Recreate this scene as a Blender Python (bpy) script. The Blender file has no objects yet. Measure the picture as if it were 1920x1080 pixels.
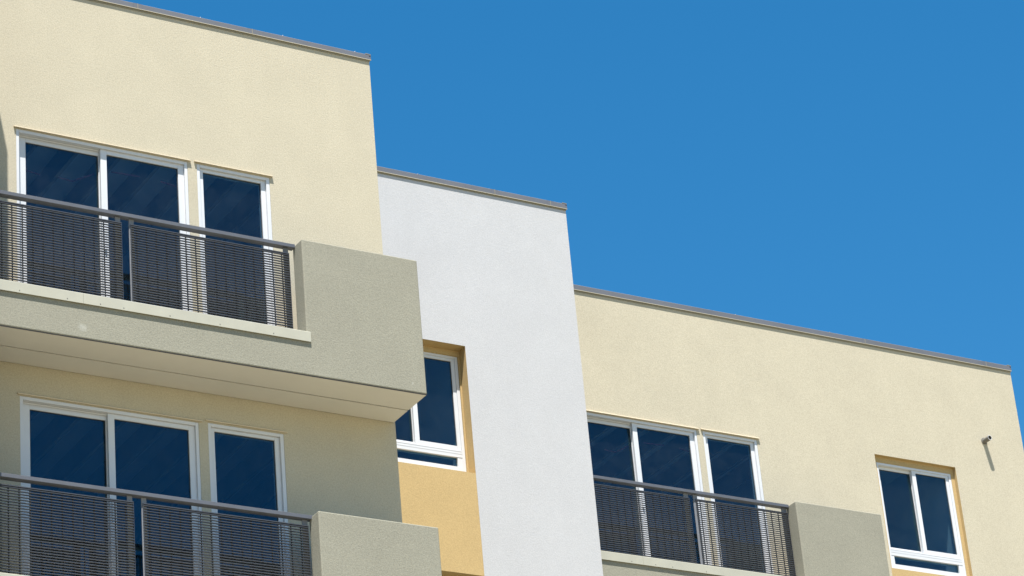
import bpy, bmesh, math, random
from mathutils import Matrix, Vector
random.seed(7)
S = bpy.context.scene
COL = S.collection

# ------------------------------------------------------------------ camera
cam_d = bpy.data.cameras.new("camera")
cam = bpy.data.objects.new("camera", cam_d)
COL.objects.link(cam)
Rr = Vector((0.8648215476777695, -0.4952215012021608, -0.08270039552085356))
Ru = Vector((-0.15971978924113323, -0.42751539978482833, 0.8897865878240615))
Rf = Vector((0.47599714242524116, 0.7562977242421774, 0.44882120349768234))
m = Matrix((Rr, Ru, -Rf)).transposed().to_4x4()
m.translation = Vector((0, -25.572, 1.6))
cam.matrix_world = m
cam_d.sensor_width = 36
cam_d.lens = 106.689
cam_d.clip_start = 0.1
cam_d.clip_end = 5000
S.camera = cam

# ------------------------------------------------------------------ light
TX, TZ = 0.552, 3.03                       # sun travels (TX, 1, -TZ)
to_sun = Vector((-TX, -1, TZ)).normalized()
sun_el = math.asin(to_sun.z)
sun_az = math.atan2(to_sun.x, to_sun.y)   # clockwise from +Y
w = bpy.data.worlds.new("World")
S.world = w
w.use_nodes = True
nt = w.node_tree
nt.nodes.clear()
out = nt.nodes.new("ShaderNodeOutputWorld")
bg = nt.nodes.new("ShaderNodeBackground")
sky = nt.nodes.new("ShaderNodeTexSky")
sky.sky_type = 'NISHITA'
sky.sun_disc = False
sky.sun_elevation = sun_el
sky.sun_rotation = sun_az
sky.altitude = 200
sky.air_density = 1.0
sky.dust_density = 0.1
sky.ozone_density = 3.0
hs = nt.nodes.new("ShaderNodeHueSaturation")
hs.inputs['Saturation'].default_value = 1.36
hs.inputs['Hue'].default_value = 0.491
nt.links.new(sky.outputs[0], hs.inputs['Color'])
nt.links.new(hs.outputs[0], bg.inputs['Color'])
bg.inputs['Strength'].default_value = 0.066
nt.links.new(bg.outputs[0], out.inputs[0])
sl = bpy.data.lights.new("sun", 'SUN')
sl.energy = 5.0
sl.angle = math.radians(0.53)
sl.color = (1.0, 0.965, 0.915)
so = bpy.data.objects.new("sun", sl)
COL.objects.link(so)
so.rotation_euler = to_sun.to_track_quat('Z', 'Y').to_euler()
so.location = (-10, -30, 60)
S.view_settings.view_transform = 'Standard'
S.view_settings.look = 'None'
S.view_settings.exposure = 1.36
S.view_settings.gamma = 1.0
S.cycles.max_bounces = 8
S.cycles.transparent_max_bounces = 12


# ------------------------------------------------------------------ materials
def lin(r, g, b):
    f = lambda c: c / 12.92 if c <= 0.04045 else ((c + 0.055) / 1.055) ** 2.4
    return (f(r / 255), f(g / 255), f(b / 255), 1)


class NT:
    def __init__(s, name):
        s.m = bpy.data.materials.new(name)
        s.m.use_nodes = True
        s.t = s.m.node_tree
        s.b = s.t.nodes["Principled BSDF"]

    def n(s, kind, **kw):
        x = s.t.nodes.new(kind)
        for k, v in kw.items():
            if k in x.inputs:
                x.inputs[k].default_value = v
            else:
                setattr(x, k, v)
        return x

    def l(s, a, b):
        s.t.links.new(a, b)


def ramp(k, src, p0, c0, p1, c1):
    r = k.n("ShaderNodeValToRGB")
    r.color_ramp.elements[0].position = p0
    r.color_ramp.elements[0].color = c0
    r.color_ramp.elements[1].position = p1
    r.color_ramp.elements[1].color = c1
    k.l(src, r.inputs[0])
    return r.outputs[0]


def mul(k, fac, a, b):
    x = k.n("ShaderNodeMix", data_type='RGBA', blend_type='MULTIPLY')
    x.inputs['Factor'].default_value = fac
    k.l(a, x.inputs['A'])
    k.l(b, x.inputs['B'])
    return x.outputs['Result']


def g(v):
    return (v, v, v, 1)


def stucco(name, col, grain=0.16, bump=0.5, blotch=0.10, dist=0.005, spots=()):
    k = NT(name)
    geo = k.n("ShaderNodeNewGeometry")
    P = geo.outputs['Position']
    n1 = k.n("ShaderNodeTexNoise", Scale=118.0, Detail=2.0, Roughness=0.6)
    n2 = k.n("ShaderNodeTexNoise", Scale=52.0, Detail=3.0, Roughness=0.65)
    n3 = k.n("ShaderNodeTexNoise", Scale=1.5, Detail=7.0, Roughness=0.7, Distortion=0.4)
    mp = k.n("ShaderNodeMapping")
    mp.inputs['Scale'].default_value = (2.2, 2.2, 0.35)
    k.l(P, mp.inputs['Vector'])
    n4 = k.n("ShaderNodeTexNoise", Scale=1.0, Detail=4.0, Roughness=0.65)
    k.l(mp.outputs[0], n4.inputs['Vector'])
    for n in (n1, n2, n3):
        k.l(P, n.inputs['Vector'])
    base = k.n("ShaderNodeRGB")
    base.outputs[0].default_value = col
    c = mul(k, 1.0, base.outputs[0], ramp(k, n3.outputs[0], 0.32, g(1 - blotch), 0.66, g(1.0)))
    c = mul(k, 1.0, c, ramp(k, n4.outputs[0], 0.30, g(1 - blotch * 0.45), 0.62, g(1.0)))
    c = mul(k, 1.0, c, ramp(k, n1.outputs[0], 0.34, g(1 - grain), 0.60, g(1.0)))
    c = mul(k, 1.0, c, ramp(k, n2.outputs[0], 0.36, g(1 - grain * 0.6), 0.60, g(1.0)))
    for (pos, rad, colr) in spots:            # old splashes with a shape of their own
        sub = k.n("ShaderNodeVectorMath", operation='SUBTRACT')
        k.l(P, sub.inputs[0])
        sub.inputs[1].default_value = pos
        sc = k.n("ShaderNodeVectorMath", operation='DIVIDE')
        k.l(sub.outputs[0], sc.inputs[0])
        sc.inputs[1].default_value = rad
        ln = k.n("ShaderNodeVectorMath", operation='LENGTH')
        k.l(sc.outputs[0], ln.inputs[0])
        ad = k.n("ShaderNodeMath", operation='ADD')
        k.l(ln.outputs['Value'], ad.inputs[0])
        nn = k.n("ShaderNodeTexNoise", Scale=30.0, Detail=3.0)
        k.l(P, nn.inputs['Vector'])
        k.l(nn.outputs[0], ad.inputs[1])
        fac = ramp(k, ad.outputs[0], 0.25, g(0.42), 1.25, g(0.0))
        mx = k.n("ShaderNodeMix", data_type='RGBA')
        k.l(fac, mx.inputs['Factor'])
        k.l(c, mx.inputs['A'])
        mx.inputs['B'].default_value = colr
        c = mx.outputs['Result']
    k.l(c, k.b.inputs['Base Color'])
    k.b.inputs['Roughness'].default_value = 0.92
    k.b.inputs['Specular IOR Level'].default_value = 0.2
    h = k.n("ShaderNodeMath", operation='MULTIPLY_ADD')
    k.l(n2.outputs[0], h.inputs[0])
    h.inputs[1].default_value = 0.9
    k.l(n1.outputs[0], h.inputs[2])
    bp = k.n("ShaderNodeBump", Strength=bump, Distance=dist)
    k.l(h.outputs[0], bp.inputs['Height'])
    k.l(bp.outputs[0], k.b.inputs['Normal'])
    return k.m


def paint(name, col, rough=0.5, var=0.08, scale=3.0, metal=0.0, spec=0.4, bump=0.0):
    k = NT(name)
    geo = k.n("ShaderNodeNewGeometry")
    n = k.n("ShaderNodeTexNoise", Scale=scale, Detail=6.0, Roughness=0.65)
    k.l(geo.outputs['Position'], n.inputs['Vector'])
    base = k.n("ShaderNodeRGB")
    base.outputs[0].default_value = col
    c = mul(k, 1.0, base.outputs[0], ramp(k, n.outputs[0], 0.3, g(1 - var), 0.65, g(1.0)))
    k.l(c, k.b.inputs['Base Color'])
    k.b.inputs['Roughness'].default_value = rough
    k.b.inputs['Metallic'].default_value = metal
    k.b.inputs['Specular IOR Level'].default_value = spec
    if bump:
        bp = k.n("ShaderNodeBump", Strength=bump, Distance=0.01)
        k.l(n.outputs[0], bp.inputs['Height'])
        k.l(bp.outputs[0], k.b.inputs['Normal'])
    return k.m


def glass(name):
    k = NT(name)
    k.t.nodes.remove(k.b)
    o = k.t.nodes["Material Output"]
    geo = k.n("ShaderNodeNewGeometry")
    n = k.n("ShaderNodeTexNoise", Scale=0.8, Detail=2.0)
    k.l(geo.outputs['Position'], n.inputs['Vector'])
    bp = k.n("ShaderNodeBump", Strength=0.10, Distance=0.01)
    k.l(n.outputs[0], bp.inputs['Height'])
    tr = k.n("ShaderNodeBsdfTransparent")
    tr.inputs[0].default_value = (0.62, 0.74, 0.80, 1)
    gl = k.n("ShaderNodeBsdfGlossy", Roughness=0.03)
    gl.inputs['Color'].default_value = (0.145, 0.325, 0.41, 1)
    k.l(bp.outputs[0], gl.inputs['Normal'])
    ior = k.n("ShaderNodeMath", operation='MULTIPLY_ADD')      # same reflectance from either face of the pane
    k.l(geo.outputs['Backfacing'], ior.inputs[0])
    ior.inputs[1].default_value = -1.5
    ior.inputs[2].default_value = 2.0
    fr = k.n("ShaderNodeFresnel")
    k.l(ior.outputs[0], fr.inputs['IOR'])
    mx = k.n("ShaderNodeMixShader")
    k.l(fr.outputs[0], mx.inputs[0])
    k.l(tr.outputs[0], mx.inputs[1])
    k.l(gl.outputs[0], mx.inputs[2])
    # thin film of dust on the outside
    df = k.n("ShaderNodeBsdfDiffuse")
    df.inputs[0].default_value = (0.32, 0.38, 0.44, 1)
    n2 = k.n("ShaderNodeTexNoise", Scale=7.0, Detail=8.0, Roughness=0.75)
    k.l(geo.outputs['Position'], n2.inputs['Vector'])
    fac = ramp(k, n2.outputs[0], 0.42, g(0.004), 0.8, g(0.022))
    m2 = k.n("ShaderNodeMixShader")
    k.l(fac, m2.inputs[0])
    k.l(mx.outputs[0], m2.inputs[1])
    k.l(df.outputs[0], m2.inputs[2])
    k.l(m2.outputs[0], o.inputs[0])
    return k.m


CREAM = stucco("cream_stucco", (0.492, 0.442, 0.332, 1), 0.19, 0.44, 0.065)
WHITE = stucco("white_stucco", (0.452, 0.449, 0.452, 1), 0.10, 0.36, 0.05)
GREEN = stucco("sage_stucco", (0.284, 0.272, 0.215, 1), 0.19, 0.38, 0.08, 0.006,
               spots=[((10.62, -0.75, 15.0), (0.14, 0.5, 0.10), (0.50, 0.50, 0.46, 1)),
                      ((14.30, -0.75, 14.98), (0.03, 0.4, 0.05), (0.5, 0.5, 0.45, 1))])
YELLOW = stucco("yellow_stucco", (0.465, 0.332, 0.155, 1), 0.15, 0.32, 0.06)
SOFFIT = paint("soffit_board", (0.56, 0.54, 0.49, 1), 0.8, 0.06, 1.5, spec=0.2)
LEDGE = paint("ledge_paint", (0.36, 0.35, 0.285, 1), 0.6, 0.10, 4.0)
SLAB = paint("balcony_concrete", (0.33, 0.33, 0.325, 1), 0.85, 0.15, 2.0)
FLASH = paint("flashing_paint", (0.58, 0.49, 0.35, 1), 0.5, 0.08, 4.0)
CAP = paint("grey_cap_metal", (0.115, 0.118, 0.132, 1), 0.5, 0.16, 2.0, spec=0.5)
LIP = paint("cap_lip", (0.25, 0.225, 0.16, 1), 0.5, 0.10, 3.0)
VINYL = paint("white_vinyl", (0.56, 0.565, 0.575, 1), 0.35, 0.04, 5.0, spec=0.5)
STEEL = paint("charcoal_steel", (0.085, 0.09, 0.105, 1), 0.5, 0.15, 8.0, spec=0.5)
DARK = paint("grating_steel", (0.038, 0.042, 0.051, 1), 0.5, 0.12, 20.0, spec=0.5)
POST = paint("post_steel", (0.17, 0.175, 0.19, 1), 0.5, 0.15, 8.0)
GASKET = paint("black_gasket", (0.02, 0.02, 0.022, 1), 0.6)
PIPE = paint("grey_pipe", (0.16, 0.15, 0.13, 1), 0.6)
ROOM = paint("room_paint", (0.6, 0.59, 0.57, 1), 0.9)
JOIST = paint("joist_wood", (0.34, 0.29, 0.23, 1), 0.8, 0.2, 3.0)
REDPIPE = paint("red_cord", (0.26, 0.05, 0.06, 1), 0.7)
GLASS = glass("window_glass")
ROOFM = paint("roof_membrane", (0.5, 0.5, 0.48, 1), 0.9)
GROUND = paint("ground_paving", (0.28, 0.245, 0.16, 1), 0.9, 0.25, 0.6, bump=0.2)


# ------------------------------------------------------------------ mesh helpers
class MB:
    def __init__(s):
        s.v, s.f, s.mi = [], [], []

    def quad(s, a, b, c, d, mi=0):
        i = len(s.v)
        s.v += [a, b, c, d]
        s.f.append((i, i + 1, i + 2, i + 3))
        s.mi.append(mi)

    def box(s, x0, x1, y0, y1, z0, z1, mi=0):
        i = len(s.v)
        s.v += [(x0, y0, z0), (x1, y0, z0), (x1, y1, z0), (x0, y1, z0),
                (x0, y0, z1), (x1, y0, z1), (x1, y1, z1), (x0, y1, z1)]
        for q in ((0, 3, 2, 1), (4, 5, 6, 7), (0, 1, 5, 4), (1, 2, 6, 5), (2, 3, 7, 6), (3, 0, 4, 7)):
            s.f.append(tuple(i + j for j in q))
            s.mi.append(mi)

    def prism(s, pts, x0, x1, mi=0):
        """closed y-z outline swept along x"""
        i = len(s.v)
        n = len(pts)
        s.v += [(x0, y, z) for y, z in pts] + [(x1, y, z) for y, z in pts]
        for k in range(n):
            j = (k + 1) % n
            s.f.append((i + k, i + j, i + n + j, i + n + k))
            s.mi.append(mi)
        s.f.append(tuple(i + k for k in reversed(range(n))))
        s.mi.append(mi)
        s.f.append(tuple(i + n + k for k in range(n)))
        s.mi.append(mi)

    def cyl(s, c, axis, r0, r1, h, n=20, mi=0, caps=True):
        c = Vector(c)
        a = Vector(axis).normalized()
        u = a.orthogonal().normalized()
        v = a.cross(u)
        i = len(s.v)
        for e, r in ((0, r0), (h, r1)):
            for k in range(n):
                t = 2 * math.pi * k / n
                s.v.append(tuple(c + a * e + (u * math.cos(t) + v * math.sin(t)) * r))
        for k in range(n):
            j = (k + 1) % n
            s.f.append((i + k, i + j, i + n + j, i + n + k))
            s.mi.append(mi)
        if caps:
            s.f.append(tuple(i + k for k in reversed(range(n))))
            s.mi.append(mi)
            s.f.append(tuple(i + n + k for k in range(n)))
            s.mi.append(mi)

    def build(s, name, mats, parent=None, bevel=0.0, seg=2, off=(0, 0, 0), label=None, smooth=False):
        me = bpy.data.meshes.new(name)
        me.from_pydata(s.v, [], s.f)
        if not isinstance(mats, (list, tuple)):
            mats = [mats]
        for mm in mats:
            me.materials.append(mm)
        for p, mi in zip(me.polygons, s.mi):
            p.material_index = mi
        bm = bmesh.new()
        bm.from_mesh(me)
        bmesh.ops.recalc_face_normals(bm, faces=bm.faces)
        bm.to_mesh(me)
        bm.free()
        o = bpy.data.objects.new(name, me)
        COL.objects.link(o)
        o.location = off
        if bevel:
            b = o.modifiers.new("bevel", 'BEVEL')
            b.width = bevel
            b.segments = seg
            b.limit_method = 'ANGLE'
            b.harden_normals = False
        if smooth:
            for p in me.polygons:
                p.use_smooth = len(p.vertices) == 4
        if parent:
            o.parent = parent
        if label:
            o["label"] = label
        return o


def part(name, parent, label=None):
    """an Empty for a part that has sub-parts"""
    o = bpy.data.objects.new(name, None)
    o.empty_display_size = 0.2
    COL.objects.link(o)
    o.parent = parent
    if label:
        o["label"] = label
    return o


def copy_part(src, off, label=None):
    c = src.copy()
    COL.objects.link(c)
    c.parent = src.parent
    c.location = Vector(src.location) + Vector(off)
    if label:
        c["label"] = label
    elif "label" in c:
        del c["label"]
    for ch in list(src.children):
        d = ch.copy()
        COL.objects.link(d)
        d.parent = c
    return c


def wall(mb, x0, x1, y, z0, z1, holes, back, rev=0):
    """front face at y with rectangular holes (hx0,hx1,hz0,hz1,depth,mat) and real reveals, sides, back and top"""
    xs = sorted({x0, x1, *[h[0] for h in holes], *[h[1] for h in holes]})
    zs = sorted({z0, z1, *[h[2] for h in holes], *[h[3] for h in holes]})
    for a, b in zip(xs, xs[1:]):
        for c, d in zip(zs, zs[1:]):
            mx, mz = (a + b) / 2, (c + d) / 2
            if any(h[0] < mx < h[1] and h[2] < mz < h[3] for h in holes):
                continue
            mb.quad((a, y, c), (b, y, c), (b, y, d), (a, y, d))
    for h in holes:
        a, b, c, d, dp, mi = h
        yb = y + dp
        mb.quad((a, y, c), (a, y, d), (a, yb, d), (a, yb, c), mi)
        mb.quad((b, y, c), (b, yb, c), (b, yb, d), (b, y, d), mi)
        mb.quad((a, y, d), (b, y, d), (b, yb, d), (a, yb, d), mi)
        mb.quad((a, y, c), (a, yb, c), (b, yb, c), (b, y, c), mi)
    mb.quad((x1, y, z0), (x1, back, z0), (x1, back, z1), (x1, y, z1))
    mb.quad((x0, y, z0), (x0, y, z1), (x0, back, z1), (x0, back, z0))
    mb.quad((x0, back, z0), (x0, back, z1), (x1, back, z1), (x1, back, z0))
    mb.quad((x0, y, z1), (x1, y, z1), (x1, back, z1), (x0, back, z1))


# ------------------------------------------------------------------ setting
gb = MB()
gb.quad((-600, -600, 0), (600, -600, 0), (600, 600, 0), (-600, 600, 0))
gr = gb.build("ground", GROUND)
gr["kind"] = "structure"

# ------------------------------------------------------------------ the building
B = bpy.data.objects.new("apartment_building", None)
COL.objects.link(B)
B.location = (0, 0, 0)
B["label"] = "cream and white stucco apartment building with sage green balconies and yellow window recesses"
B["category"] = "building"

YR, YW = 4.12, 3.08                # planes of the right wall and of the white bay (left wall: 0)
DZL = -3.06                        # storey below
XL, XW, XR = 14.48, 18.95, 26.905  # right-hand corners of the three fronts
BACK = 15.0
DOOR = (10.24, 12.175, 15.40, 17.582)
NARR = (12.283, 13.143, 15.40, 17.582)


def sh(r, dx, dz):
    return (r[0] + dx, r[1] + dx, r[2] + dz, r[3] + dz)


DXR, DZR = 9.152, 0.022
DXS = 9.142
DLX, DLZ, SLZ = 0.010, -3.050, -3.035
holes = []
holes += [sh(DOOR, 0, 0) + (0.12, 0), sh(NARR, 0, 0) + (0.12, 0)]
holes += [sh(DOOR, DLX, DLZ) + (0.12, 0), sh(NARR, 0.006, SLZ) + (0.12, 0)]
mb = MB()
wall(mb, 6.0, XL, 0.0, 0.0, 19.38, holes, BACK)
mb.build("wall", [CREAM], B, label="cream stucco wall at left, tallest in the photo, with two storeys of balcony doors")

NICHE = (15.93, 17.28, 17.67)      # x0, x1, top
mb = MB()
wall(mb, XL, XW, YW, 0.0, 19.89, [(NICHE[0], NICHE[1], 8.0, NICHE[2], 0.19, 1)], BACK)
mb.build("wall", [WHITE, YELLOW], B, label="white stucco wall in the middle with a yellow window recess")

RWH = (24.23, 25.61, 17.684)
mb = MB()
wall(mb, XW, XR, YR, 0.0, 19.38, [sh(DOOR, DXR, DZR) + (0.12, 0), sh(NARR, DXS, DZR) + (0.12, 0),
                                   (RWH[0], RWH[1], 8.0, RWH[2], 0.08, 1)], BACK)
mb.build("wall", [CREAM, YELLOW], B, label="cream stucco wall at right, set back, with a balcony door and a window")

mb = MB()
wall(mb, 3.0, 9.66, -0.879, 0.0, 19.94, [], 6.0)
mb.build("wall", [WHITE], B, label="white stucco bay beyond the left edge that shades the cream wall")

# yellow panels under the recessed windows, flush with the wall front
mb = MB()
mb.box(NICHE[0] + .001, NICHE[1] - .001, YW + 0.001, YW + 0.185, 14.655, 15.975)
mb.build("spandrel_panel", YELLOW, B, label="yellow stucco panel under the recessed window in the white wall")
mb = MB()
mb.box(NICHE[0] + .001, NICHE[1] - .001, YW + 0.001, YW + 0.185, 11.6, 12.92)
mb.build("spandrel_panel", YELLOW, B)
mb = MB()
mb.box(RWH[0] + .001, RWH[1] - .001, YR + 0.035, YR + 0.075, 13.2, 16.04)
mb.build("spandrel_panel", YELLOW, B, label="yellow stucco panel under the window at right")


# roof caps: fascia with a drip lip, seams and clips
def roof_cap(x0, x1, y, zl, zt, joints, marks, label):
    mb = MB()
    # fascia
    mb.prism([(y - 0.014, zl), (y - 0.014, zt - 0.006), (y - 0.009, zt), (y + 0.30, zt + 0.0), (y + 0.30, zl)], x0, x1 + 0.012, 0)
    # drip lip kicked out along the bottom
    mb.prism([(y - 0.016, zl + 0.005), (y - 0.020, zl - 0.001), (y - 0.020, zl - 0.006), (y - 0.017, zl - 0.006), (y - 0.002, zl - 0.002), (y - 0.002, zl + 0.005)],
             x0, x1 + 0.016, 1)
    mb.box(x0, x1 + .004, y - 0.006, y - 0.001, zl - 0.022, zl - 0.0025, 1)
    for xj in joints:        # lapped seam covers
        mb.box(xj - 0.05, xj + 0.05, y - 0.0165, y - 0.0142, zl + 0.006, zt - 0.004, 0)
        mb.box(xj - 0.003, xj + 0.003, y - 0.0180, y - 0.0167, zl + 0.006, zt - 0.003, 1)
    for xm in marks:         # screw washers on the top edge
        mb.cyl((xm, y - 0.006, zt - 0.002), (0, 0, 1), 0.008, 0.005, 0.010, 10, 0)
    # return along the right-hand corner
    mb.box(x1 + 0.0122, x1 + 0.016, y - 0.016, y + 0.30, zl, zt + 0.004, 0)
    mb.box(x1 - 0.05, x1 + 0.016, y - 0.0155, y + 0.01, zt + 0.001, zt + 0.008, 1)
    mb.box(x1 - 0.008, x1 + 0.0165, y - 0.018, y - 0.0155, zt - 0.018, zt + 0.002, 3)
    return mb.build("parapet_cap", [CAP, LIP, VINYL, STEEL], B, label=label)


def roof(x0, x1, y, z):
    mb = MB()
    mb.box(x0, x1, y, BACK, z - 0.05, z)
    return mb


roof_cap(6.0, XL, 0.0, 19.367, 19.436, [11.65, 13.02], [12.4, 13.4, 14.3], "grey metal cap along the top of the left cream wall")
roof_cap(XL + 0.001, XW, YW, 19.90, 19.976, [17.9, 18.72], [16.8], "grey metal cap along the top of the white wall")
roof_cap(XW + 0.001, XR, YR, 19.362, 19.442, [24.35, 26.47], [22.2, 23.76], "grey metal cap along the top of the right cream wall")

# dark rooms behind the openings so that the glass has depth
mb = MB()


def room(mb, x0, x1, y0, y1, z0, z1, hl):
    mb.quad((x0, y1, z0), (x1, y1, z0), (x1, y1, z1), (x0, y1, z1))
    mb.quad((x0, y0, z0), (x0, y1, z0), (x0, y1, z1), (x0, y0, z1))
    mb.quad((x1, y0, z0), (x1, y0, z1), (x1, y1, z1), (x1, y1, z0))
    mb.quad((x0, y0, z0), (x1, y0, z0), (x1, y1, z0), (x0, y1, z0))
    mb.quad((x0, y0, z1), (x0, y1, z1), (x1, y1, z1), (x1, y0, z1))
    xs = sorted({x0, x1, *[h[0] for h in hl], *[h[1] for h in hl]})
    zs = sorted({z0, z1, *[h[2] for h in hl], *[h[3] for h in hl]})
    for a, b in zip(xs, xs[1:]):
        for c, d in zip(zs, zs[1:]):
            if not any(h[0] < (a + b) / 2 < h[1] and h[2] < (c + d) / 2 < h[3] for h in hl):
                mb.quad((a, y0, c), (b, y0, c), (b, y0, d), (a, y0, d))


def joists(mb, x0, x1, y0, zt, string=True):
    x = x0 + .25
    while x < x1 - .1:
        mb.box(x, x + .045, y0 + .05, y0 + 4.8, zt - .26, zt - .001, 1)
        x += .46
    # red builders' string sagging just inside the glass, with its unlit stretches left out
    zc = zt - .745
    pts = [(x0 + .40, .150, zc + .005), (x0 + .66, .150, zc - .03), (x0 + .86, .150, zc - .02), (x0 + 1.02, .150, zc - .035),
           (x0 + 1.26, .150, zc + .10), (x0 + 1.46, .140, zc + .16), (x0 + 1.78, .140, zc + .17), (x0 + 2.02, .140, zc + .16), (x0 + 2.22, .140, zc + .13)]
    for k, (p, q) in enumerate(zip(pts, pts[1:])):
        if k in (1, 4, 6) or not string:
            continue
        P = Vector((p[0], y0 - .12 + p[1], p[2]))
        Q = Vector((q[0], y0 - .12 + q[1], q[2]))
        mb.cyl(P, Q - P, .010, .010, (Q - P).length, 8, 2)


for dz, hl in ((0, [DOOR, NARR]), (DZL, [sh(DOOR, DLX, DLZ), sh(NARR, 0.006, SLZ)])):
    mb = MB()
    room(mb, 9.9, 14.3, 0.12, 5.0, 15.36 + dz, 17.95 + dz, hl)
    joists(mb, 9.9, 14.3, 0.12, 17.95 + dz, dz == 0)
    mb.build("room_interior", [ROOM, JOIST, REDPIPE], B)
mb = MB()
room(mb, 19.1, 23.4, YR + 0.12, YR + 5, 15.36, 17.95, [sh(DOOR, DXR, DZR), sh(NARR, DXS, DZR)])
joists(mb, 19.1, 23.4, YR + 0.12, 17.95)
mb.build("room_interior", [ROOM, JOIST, REDPIPE], B)


# ------------------------------------------------------------------ sliding door and its side light (upper left is the master)
def ring(mb, x0, x1, z0, z1, y0, y1, l, r, b, t, mi=0):
    """a rectangular frame: stiles run full height, rails butt between them"""
    mb.box(x0, x0 + l, y0, y1, z0, z1, mi)
    mb.box(x1 - r, x1, y0, y1, z0, z1, mi)
    mb.box(x0 + l, x1 - r, y0 + .0005, y1, z0, z0 + b, mi)
    mb.box(x0 + l, x1 - r, y0 + .0005, y1, z1 - t, z1, mi)


def pane(parent, x0, x1, z0, z1, y, name="pane"):
    mb = MB()
    mb.box(x0, x1, y, y + 0.006, z0, z1)
    return mb.build(name, GLASS, parent)


def gasket(mb, x0, x1, z0, z1, y, t=0.007, mi=1):
    ring(mb, x0, x1, z0, z1, y, y + 0.006, t, t, t, t, mi)


def make_door():
    d = part("sliding_door", B)
    x0, x1, z0, z1 = DOOR
    mb = MB()
    ring(mb, x0, x1, z0, z1, 0.004, 0.119, 0.034, 0.034, 0.05, 0.036)
    mb.box(x0 + .034, x1 - .034, 0.055, 0.063, z1 - .052, z1 - .037)       # track fin under the head
    mb.build("frame", VINYL, d, 0.003)
    zb = z0 + 0.052
    # sash behind (left)
    mb = MB()
    ring(mb, x0 + .045, 11.262, zb, z1 - .040, 0.072, 0.108, 0.086, 0.080, 0.09, 0.056)
    gasket(mb, 10.371, 11.182, zb + .09, z1 - .096, 0.084)
    mb.build("sash", [VINYL, GASKET], d, 0.003)
    pane(d, 10.372, 11.181, zb + .091, z1 - .097, 0.091)
    # sash in front (right)
    mb = MB()
    ring(mb, 11.188, x1 - .0345, zb, z1 - .0365, 0.028, 0.070, 0.070, 0.066, 0.09, 0.048)
    gasket(mb, 11.258, x1 - .1005, zb + .09, z1 - .0845, 0.042)
    mb.build("sash", [VINYL, GASKET], d, 0.003)
    pane(d, 11.259, x1 - .1015, zb + .091, z1 - .0855, 0.049)
    mb = MB()                                                              # pull handle on the front sash
    mb.box(11.205, 11.225, 0.004, 0.0275, 16.35, 16.60)
    mb.build("handle", VINYL, d, 0.004)
    mb = MB()                                                              # head flashing
    mb.prism([(-0.026, z1 + .006), (-0.026, z1 + .014), (-0.004, z1 + .028), (0.004, z1 + .028), (0.004, z1 + .012), (-0.022, z1 + .006)], x0 - .028, x1 + .034)
    mb.build("head_flashing", FLASH, d)
    return d


def make_side():
    d = part("side_window", B)
    x0, x1, z0, z1 = NARR
    mb = MB()
    ring(mb, x0, x1, z0, z1, 0.004, 0.119, 0.036, 0.040, 0.05, 0.034)
    mb.build("frame", VINYL, d, 0.003)
    mb = MB()
    ring(mb, x0 + .037, x1 - .041, z0 + .051, z1 - .035, 0.030, 0.100, 0.046, 0.052, 0.06, 0.036)
    gasket(mb, 12.366, 13.050, z0 + .111, z1 - .071, 0.044)
    mb.build("sash", [VINYL, GASKET], d, 0.003)
    pane(d, 12.367, 13.049, z0 + .112, z1 - .072, 0.051)
    mb = MB()
    mb.prism([(-0.026, z1 + .010), (-0.026, z1 + .018), (-0.004, z1 + .032), (0.004, z1 + .032), (0.004, z1 + .016), (-0.022, z1 + .010)], x0 - .032, x1 + .034)
    mb.build("head_flashing", FLASH, d)
    return d


door = make_door()
side = make_side()
door["label"] = "sunlit white sliding door of the top left balcony"
side["label"] = "sunlit white side window of the top left balcony"
copy_part(door, (DLX, 0, DLZ), "shaded white sliding door under the top left balcony")
copy_part(side, (0.006, 0, SLZ), "shaded white side window under the top left balcony")
copy_part(door, (DXR, YR, DZR), "white sliding door behind the right balcony, cut off by the white wall")
copy_part(side, (DXS, YR, DZR), "white side window behind the right balcony")


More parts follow.
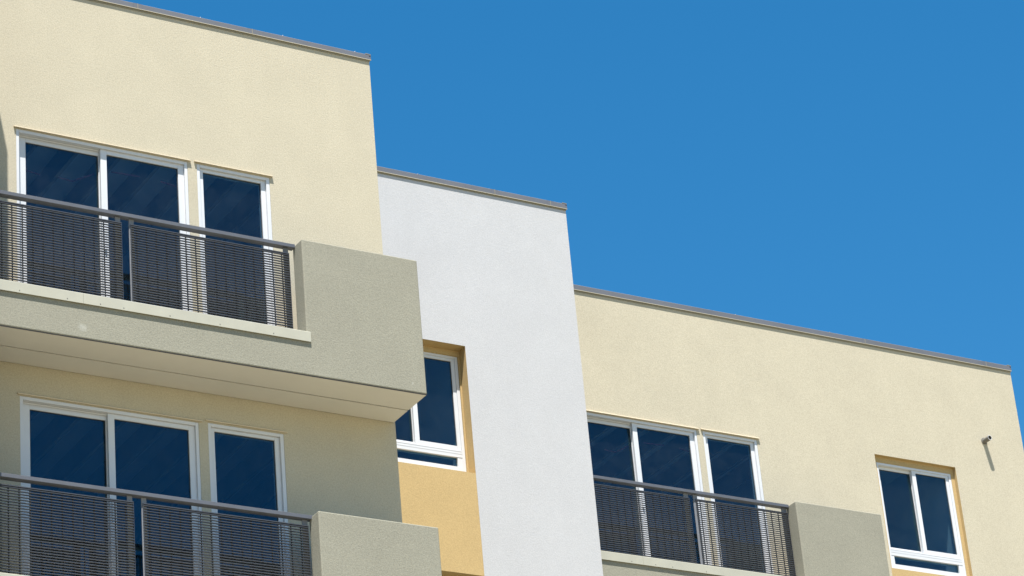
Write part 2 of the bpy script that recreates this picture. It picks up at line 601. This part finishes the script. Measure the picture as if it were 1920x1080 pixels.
# ------------------------------------------------------------------ recessed two-sash window with a low fixed light
def make_window():
    d = part("window", B)
    y = YR + 0.058
    X0, X1, Z0, Z1 = 24.285, 25.552, 16.045, 17.595
    zt = 16.31                                           # transom
    mb = MB()
    ring(mb, X0, X1, Z0, Z1, y, y + 0.09, 0.026, 0.040, 0.070, 0.030)
    mb.box(X0 + .026, X1 - .04, y + .0005, y + .09, 16.240, 16.335)
    mb.box(X0 + .026, X0 + .074, y + .004, y + .06, Z0 + .07, 16.240)     # thicker sides of the low light
    mb.box(X1 - .105, X1 - .04, y + .004, y + .06, Z0 + .07, 16.240)
    mb.box(X0 + .026, X1 - .04, y - .0015, y, 16.285, 16.290)
    mb.box(X0 + .026, X1 - .04, y - .0015, y, 16.318, 16.323)
    mb.build("frame", VINYL, d, 0.002)
    mb = MB()                                             # left sash, on the inner track
    ring(mb, X0 + .0265, 24.935, 16.3355, Z1 - .031, y + .050, y + .085, 0.048, 0.055, 0.042, 0.042)
    gasket(mb, X0 + .0745, 24.880, 16.3775, Z1 - .073, y + .060)
    mb.build("sash", [VINYL, GASKET], d, 0.002)
    pane(d, X0 + .0755, 24.879, 16.3785, Z1 - .074, y + .066)
    mb = MB()                                             # right sash, in front
    ring(mb, 24.884, X1 - .041, 16.3355, Z1 - .031, y + .010, y + .046, 0.062, 0.048, 0.058, 0.036)
    gasket(mb, 24.946, X1 - .089, 16.3935, Z1 - .067, y + .022)
    mb.build("sash", [VINYL, GASKET], d, 0.002)
    pane(d, 24.947, X1 - .090, 16.3945, Z1 - .068, y + .028)
    mb = MB()
    mb2 = MB()
    pane(d, X0 + .075, X1 - .106, Z0 + .071, 16.2395, y + .030)
    mb = MB()                                             # black box so that no light leaks round the frame
    room(mb, X0 + .01, X1 - .01, y + .091, y + 3.0, 15.3, 18.0, [(X0 + .012, X1 - .012, Z0 + .01, Z1 - .01)])
    mb.build("room_interior", ROOM, d)
    return d


def surround(x0, x1, zt, y, X0, X1, Z0, Z1, label):
    """yellow return between the recess and the window frame"""
    mb = MB()
    ya, yb = y, y + 0.05
    mb.box(x0 + .001, X0 - .001, ya, yb, Z0, zt - .001)
    mb.box(X1 + .001, x1 - .001, ya, yb, Z0, zt - .001)
    mb.box(X0 - .001, X1 + .001, ya + .0005, yb, Z1 + .001, zt - .001)
    mb.box(X0 - .001, X1 + .001, ya + .0005, yb, Z0, Z0 + .001)
    mb.build("window_surround", YELLOW, B, label=label)


win = make_window()
win["label"] = "white two-sash window in the right cream wall"
OFF = (-8.295, YW + 0.175 - (YR + 0.058), 0.0)
copy_part(win, OFF, "white two-sash window deep in the yellow recess of the white wall")
copy_part(win, (OFF[0], OFF[1], -3.02), "white two-sash window in the lower yellow recess")
surround(RWH[0], RWH[1], RWH[2], YR + 0.054, 24.285, 25.552, 16.045, 17.595, None)
surround(NICHE[0], NICHE[1], NICHE[2], YW + 0.155, 24.285 + OFF[0], 25.552 + OFF[0], 15.976, 17.595, None)
surround(NICHE[0], NICHE[1], 14.654, YW + 0.155, 24.285 + OFF[0], 25.552 + OFF[0], 12.921, 14.575, None)


# ------------------------------------------------------------------ balcony
BF = -0.75            # front plane
BT = 0.21             # thickness of the parapet
SZ = 14.879           # soffit level
BX0, BX1 = 9.66, 14.462
KX = 13.092           # inner edge of the solid end
KZ = 16.452           # its top
LT, LB = 15.368, 15.253


def make_balcony(x0):
    d = part("balcony", B)
    mb = MB()
    # front upstand, L-shaped: low under the railing, high at the solid end
    mb.v += [(x0, BF, SZ), (BX1, BF, SZ), (BX1, BF, KZ), (KX, BF, KZ), (KX, BF, LB + .02), (x0, BF, LB + .02)]
    mb.v += [(x, BF + BT, z) for x, _, z in mb.v[:6]]
    for a in range(6):
        b = (a + 1) % 6
        mb.f.append((a, b, b + 6, a + 6))
        mb.mi.append(0)
    mb.f.append((0, 1, 2, 3, 4, 5))
    mb.f.append((11, 10, 9, 8, 7, 6))
    mb.mi += [0, 0]
    # return wall back to the facade
    mb.box(BX1 - BT, BX1, BF + BT + .0005, -0.001, SZ, KZ - .002)
    mb.build("parapet_wall", GREEN, d, 0.012, 3)
    # floor slab
    mb = MB()
    mb.box(x0, BX1 - BT - .001, BF + BT + .001, -.001, SZ + .06, 15.345)
    mb.build("floor_slab", SLAB, d)
    # soffit boards with a joint and a drip screed at the front
    mb = MB()
    mb.box(x0, BX1 - .004, BF + .020, -0.346, SZ - .006, SZ + .05)
    mb.box(x0, BX1 - .004, -0.323, -0.012, SZ - .006, SZ + .05)
    mb.box(x0, BX1 - .006, -0.3455, -0.3235, SZ + .004, SZ + .05, 1)
    mb.box(x0, BX1 - .006, -0.0115, -0.0015, SZ + .002, SZ + .05, 1)  # black strip in the gap at the wall, painting in its shadow line
    mb.box(x0, BX1, BF + .004, BF + .012, SZ - .008, SZ - .001, 1)
    mb.build("soffit", [SOFFIT, GASKET], d)
    # metal ledge under the railing
    mb = MB()
    segs = [x0, 10.62, 13.128]
    for a, b in zip(segs, segs[1:]):
        mb.prism([(BF - .020, LB), (BF - .020, LT - .006), (BF - .014, LT), (BF + BT + .015, LT + .004), (BF + BT + .015, LT - .03),
                  (BF - .012, LT - .03), (BF - .012, LB)], a + .0012, b - .0012)
    for xs in (9.95, 10.45, 10.80, 11.05, 11.55, 12.1, 12.7):
        mb.cyl((xs, BF - .0195, LB + .025), (0, -1, 0), .006, .005, .003, 8, 1)
    mb.build("ledge", [LEDGE, PIPE], d)
    return d


YG = -0.585           # front of the grating


def make_railing(x0, posts, g1, g2):
    d = part("railing", B)
    f = (25.572 + YG) / 24.872

    def zz(z):        # heights read on the plane 0.70 m out
        return (z - 1.6) * f + 1.6
    zt, zb = zz(16.285), 15.395
    ht, hb = zz(16.392), zz(16.352)
    mb = MB()
    mb.box(x0, KX - .002, YG - .018, YG + .060, hb, ht)
    mb.build("handrail", STEEL, d, 0.002)
    gx = [(x0 + .01, g1), g2]
    for a, b in posts:
        mb = MB()
        mb.box(a, b, YG + .020, YG + .032, zb, hb - .0005)
        mb.box((a + b) / 2 - .005, (a + b) / 2 + .005, YG + .0325, YG + .058, zb, hb - .0005)
        mb.box(a - .015, b + .015, YG + .005, YG + .075, zb - .006, zb + .004)
        mb.build("post", POST, d, 0.002)
    for a, b in gx:
        mb = MB()
        z = zb + .012
        while z < zt - .02:                     # bearing bars
            mb.box(a, b, YG, YG + .0200, z, z + .0072)
            z += 0.0287
        mb.box(a, b, YG - .001, YG + .030, zt - .010, zt)
        x = a + .070
        while x < b - .02:                      # cross rods
            mb.box(x - .0055, x + .0055, YG + .0203, YG + .028, zb + .006, zt - .0105, 1)
            x += 0.1095
        mb.box(a, a + .004, YG + .0005, YG + .0130, zb + .006, zt - .0105)
        mb.box(b - .004, b, YG + .0005, YG + .0130, zb + .006, zt - .0105)
        mb.build("grating_panel", [DARK, GASKET], d)
    return d


balc = make_balcony(BX0)
rail = make_railing(BX0 + .002, [(11.073, 11.129), (11.224, 11.278), (12.968, 13.026)], 11.134, (11.235, 13.026))
balc["label"] = "sage green stucco balcony at the top left with a beige soffit"
rail["label"] = "charcoal grating railing of the top left balcony"
copy_part(balc, (0.012, 0, -3.072), "sage green stucco balcony at the bottom left, cut off by the photo's lower edge")
copy_part(rail, (0.045, 0, -3.072), "charcoal grating railing of the bottom left balcony, in half shade")
DB = 9.117
KB = -0.045
bR = make_balcony(XW + .001 - DB)
rR = make_railing(XW + .003 - DB, [(11.484, 11.553), (11.628, 11.692), (12.993, 13.078)], 11.557, (11.658, 13.072))
for o in (bR, rR):
    o.location = (DB, YR, KB)
bR["label"] = "sage green stucco balcony at the right beside the white wall"
rR["label"] = "charcoal grating railing of the right balcony"

# ------------------------------------------------------------------ drain spout in the right wall
mb = MB()
sx, sz = 26.205, 18.165
n = 24
mb.cyl((sx, YR - .135, sz), (0, 1, 0), .036, .036, .16, n, 0, caps=False)
mb.cyl((sx, YR - .135, sz), (0, 1, 0), .030, .030, .16, n, 0, caps=False)
for k in range(n):
    t0, t1 = 2 * math.pi * k / n, 2 * math.pi * (k + 1) / n
    P = lambda r, t: (sx + r * math.cos(t), YR - .135, sz + r * math.sin(t))
    mb.quad(P(.030, t0), P(.030, t1), P(.036, t1), P(.036, t0), 1)
mb.cyl((sx, YR - .012, sz), (0, 1, 0), .048, .048, .0125, n, 0)
mb.build("drain_spout", [PIPE, VINYL], B, smooth=False, label="short grey drain pipe stub near the right corner")
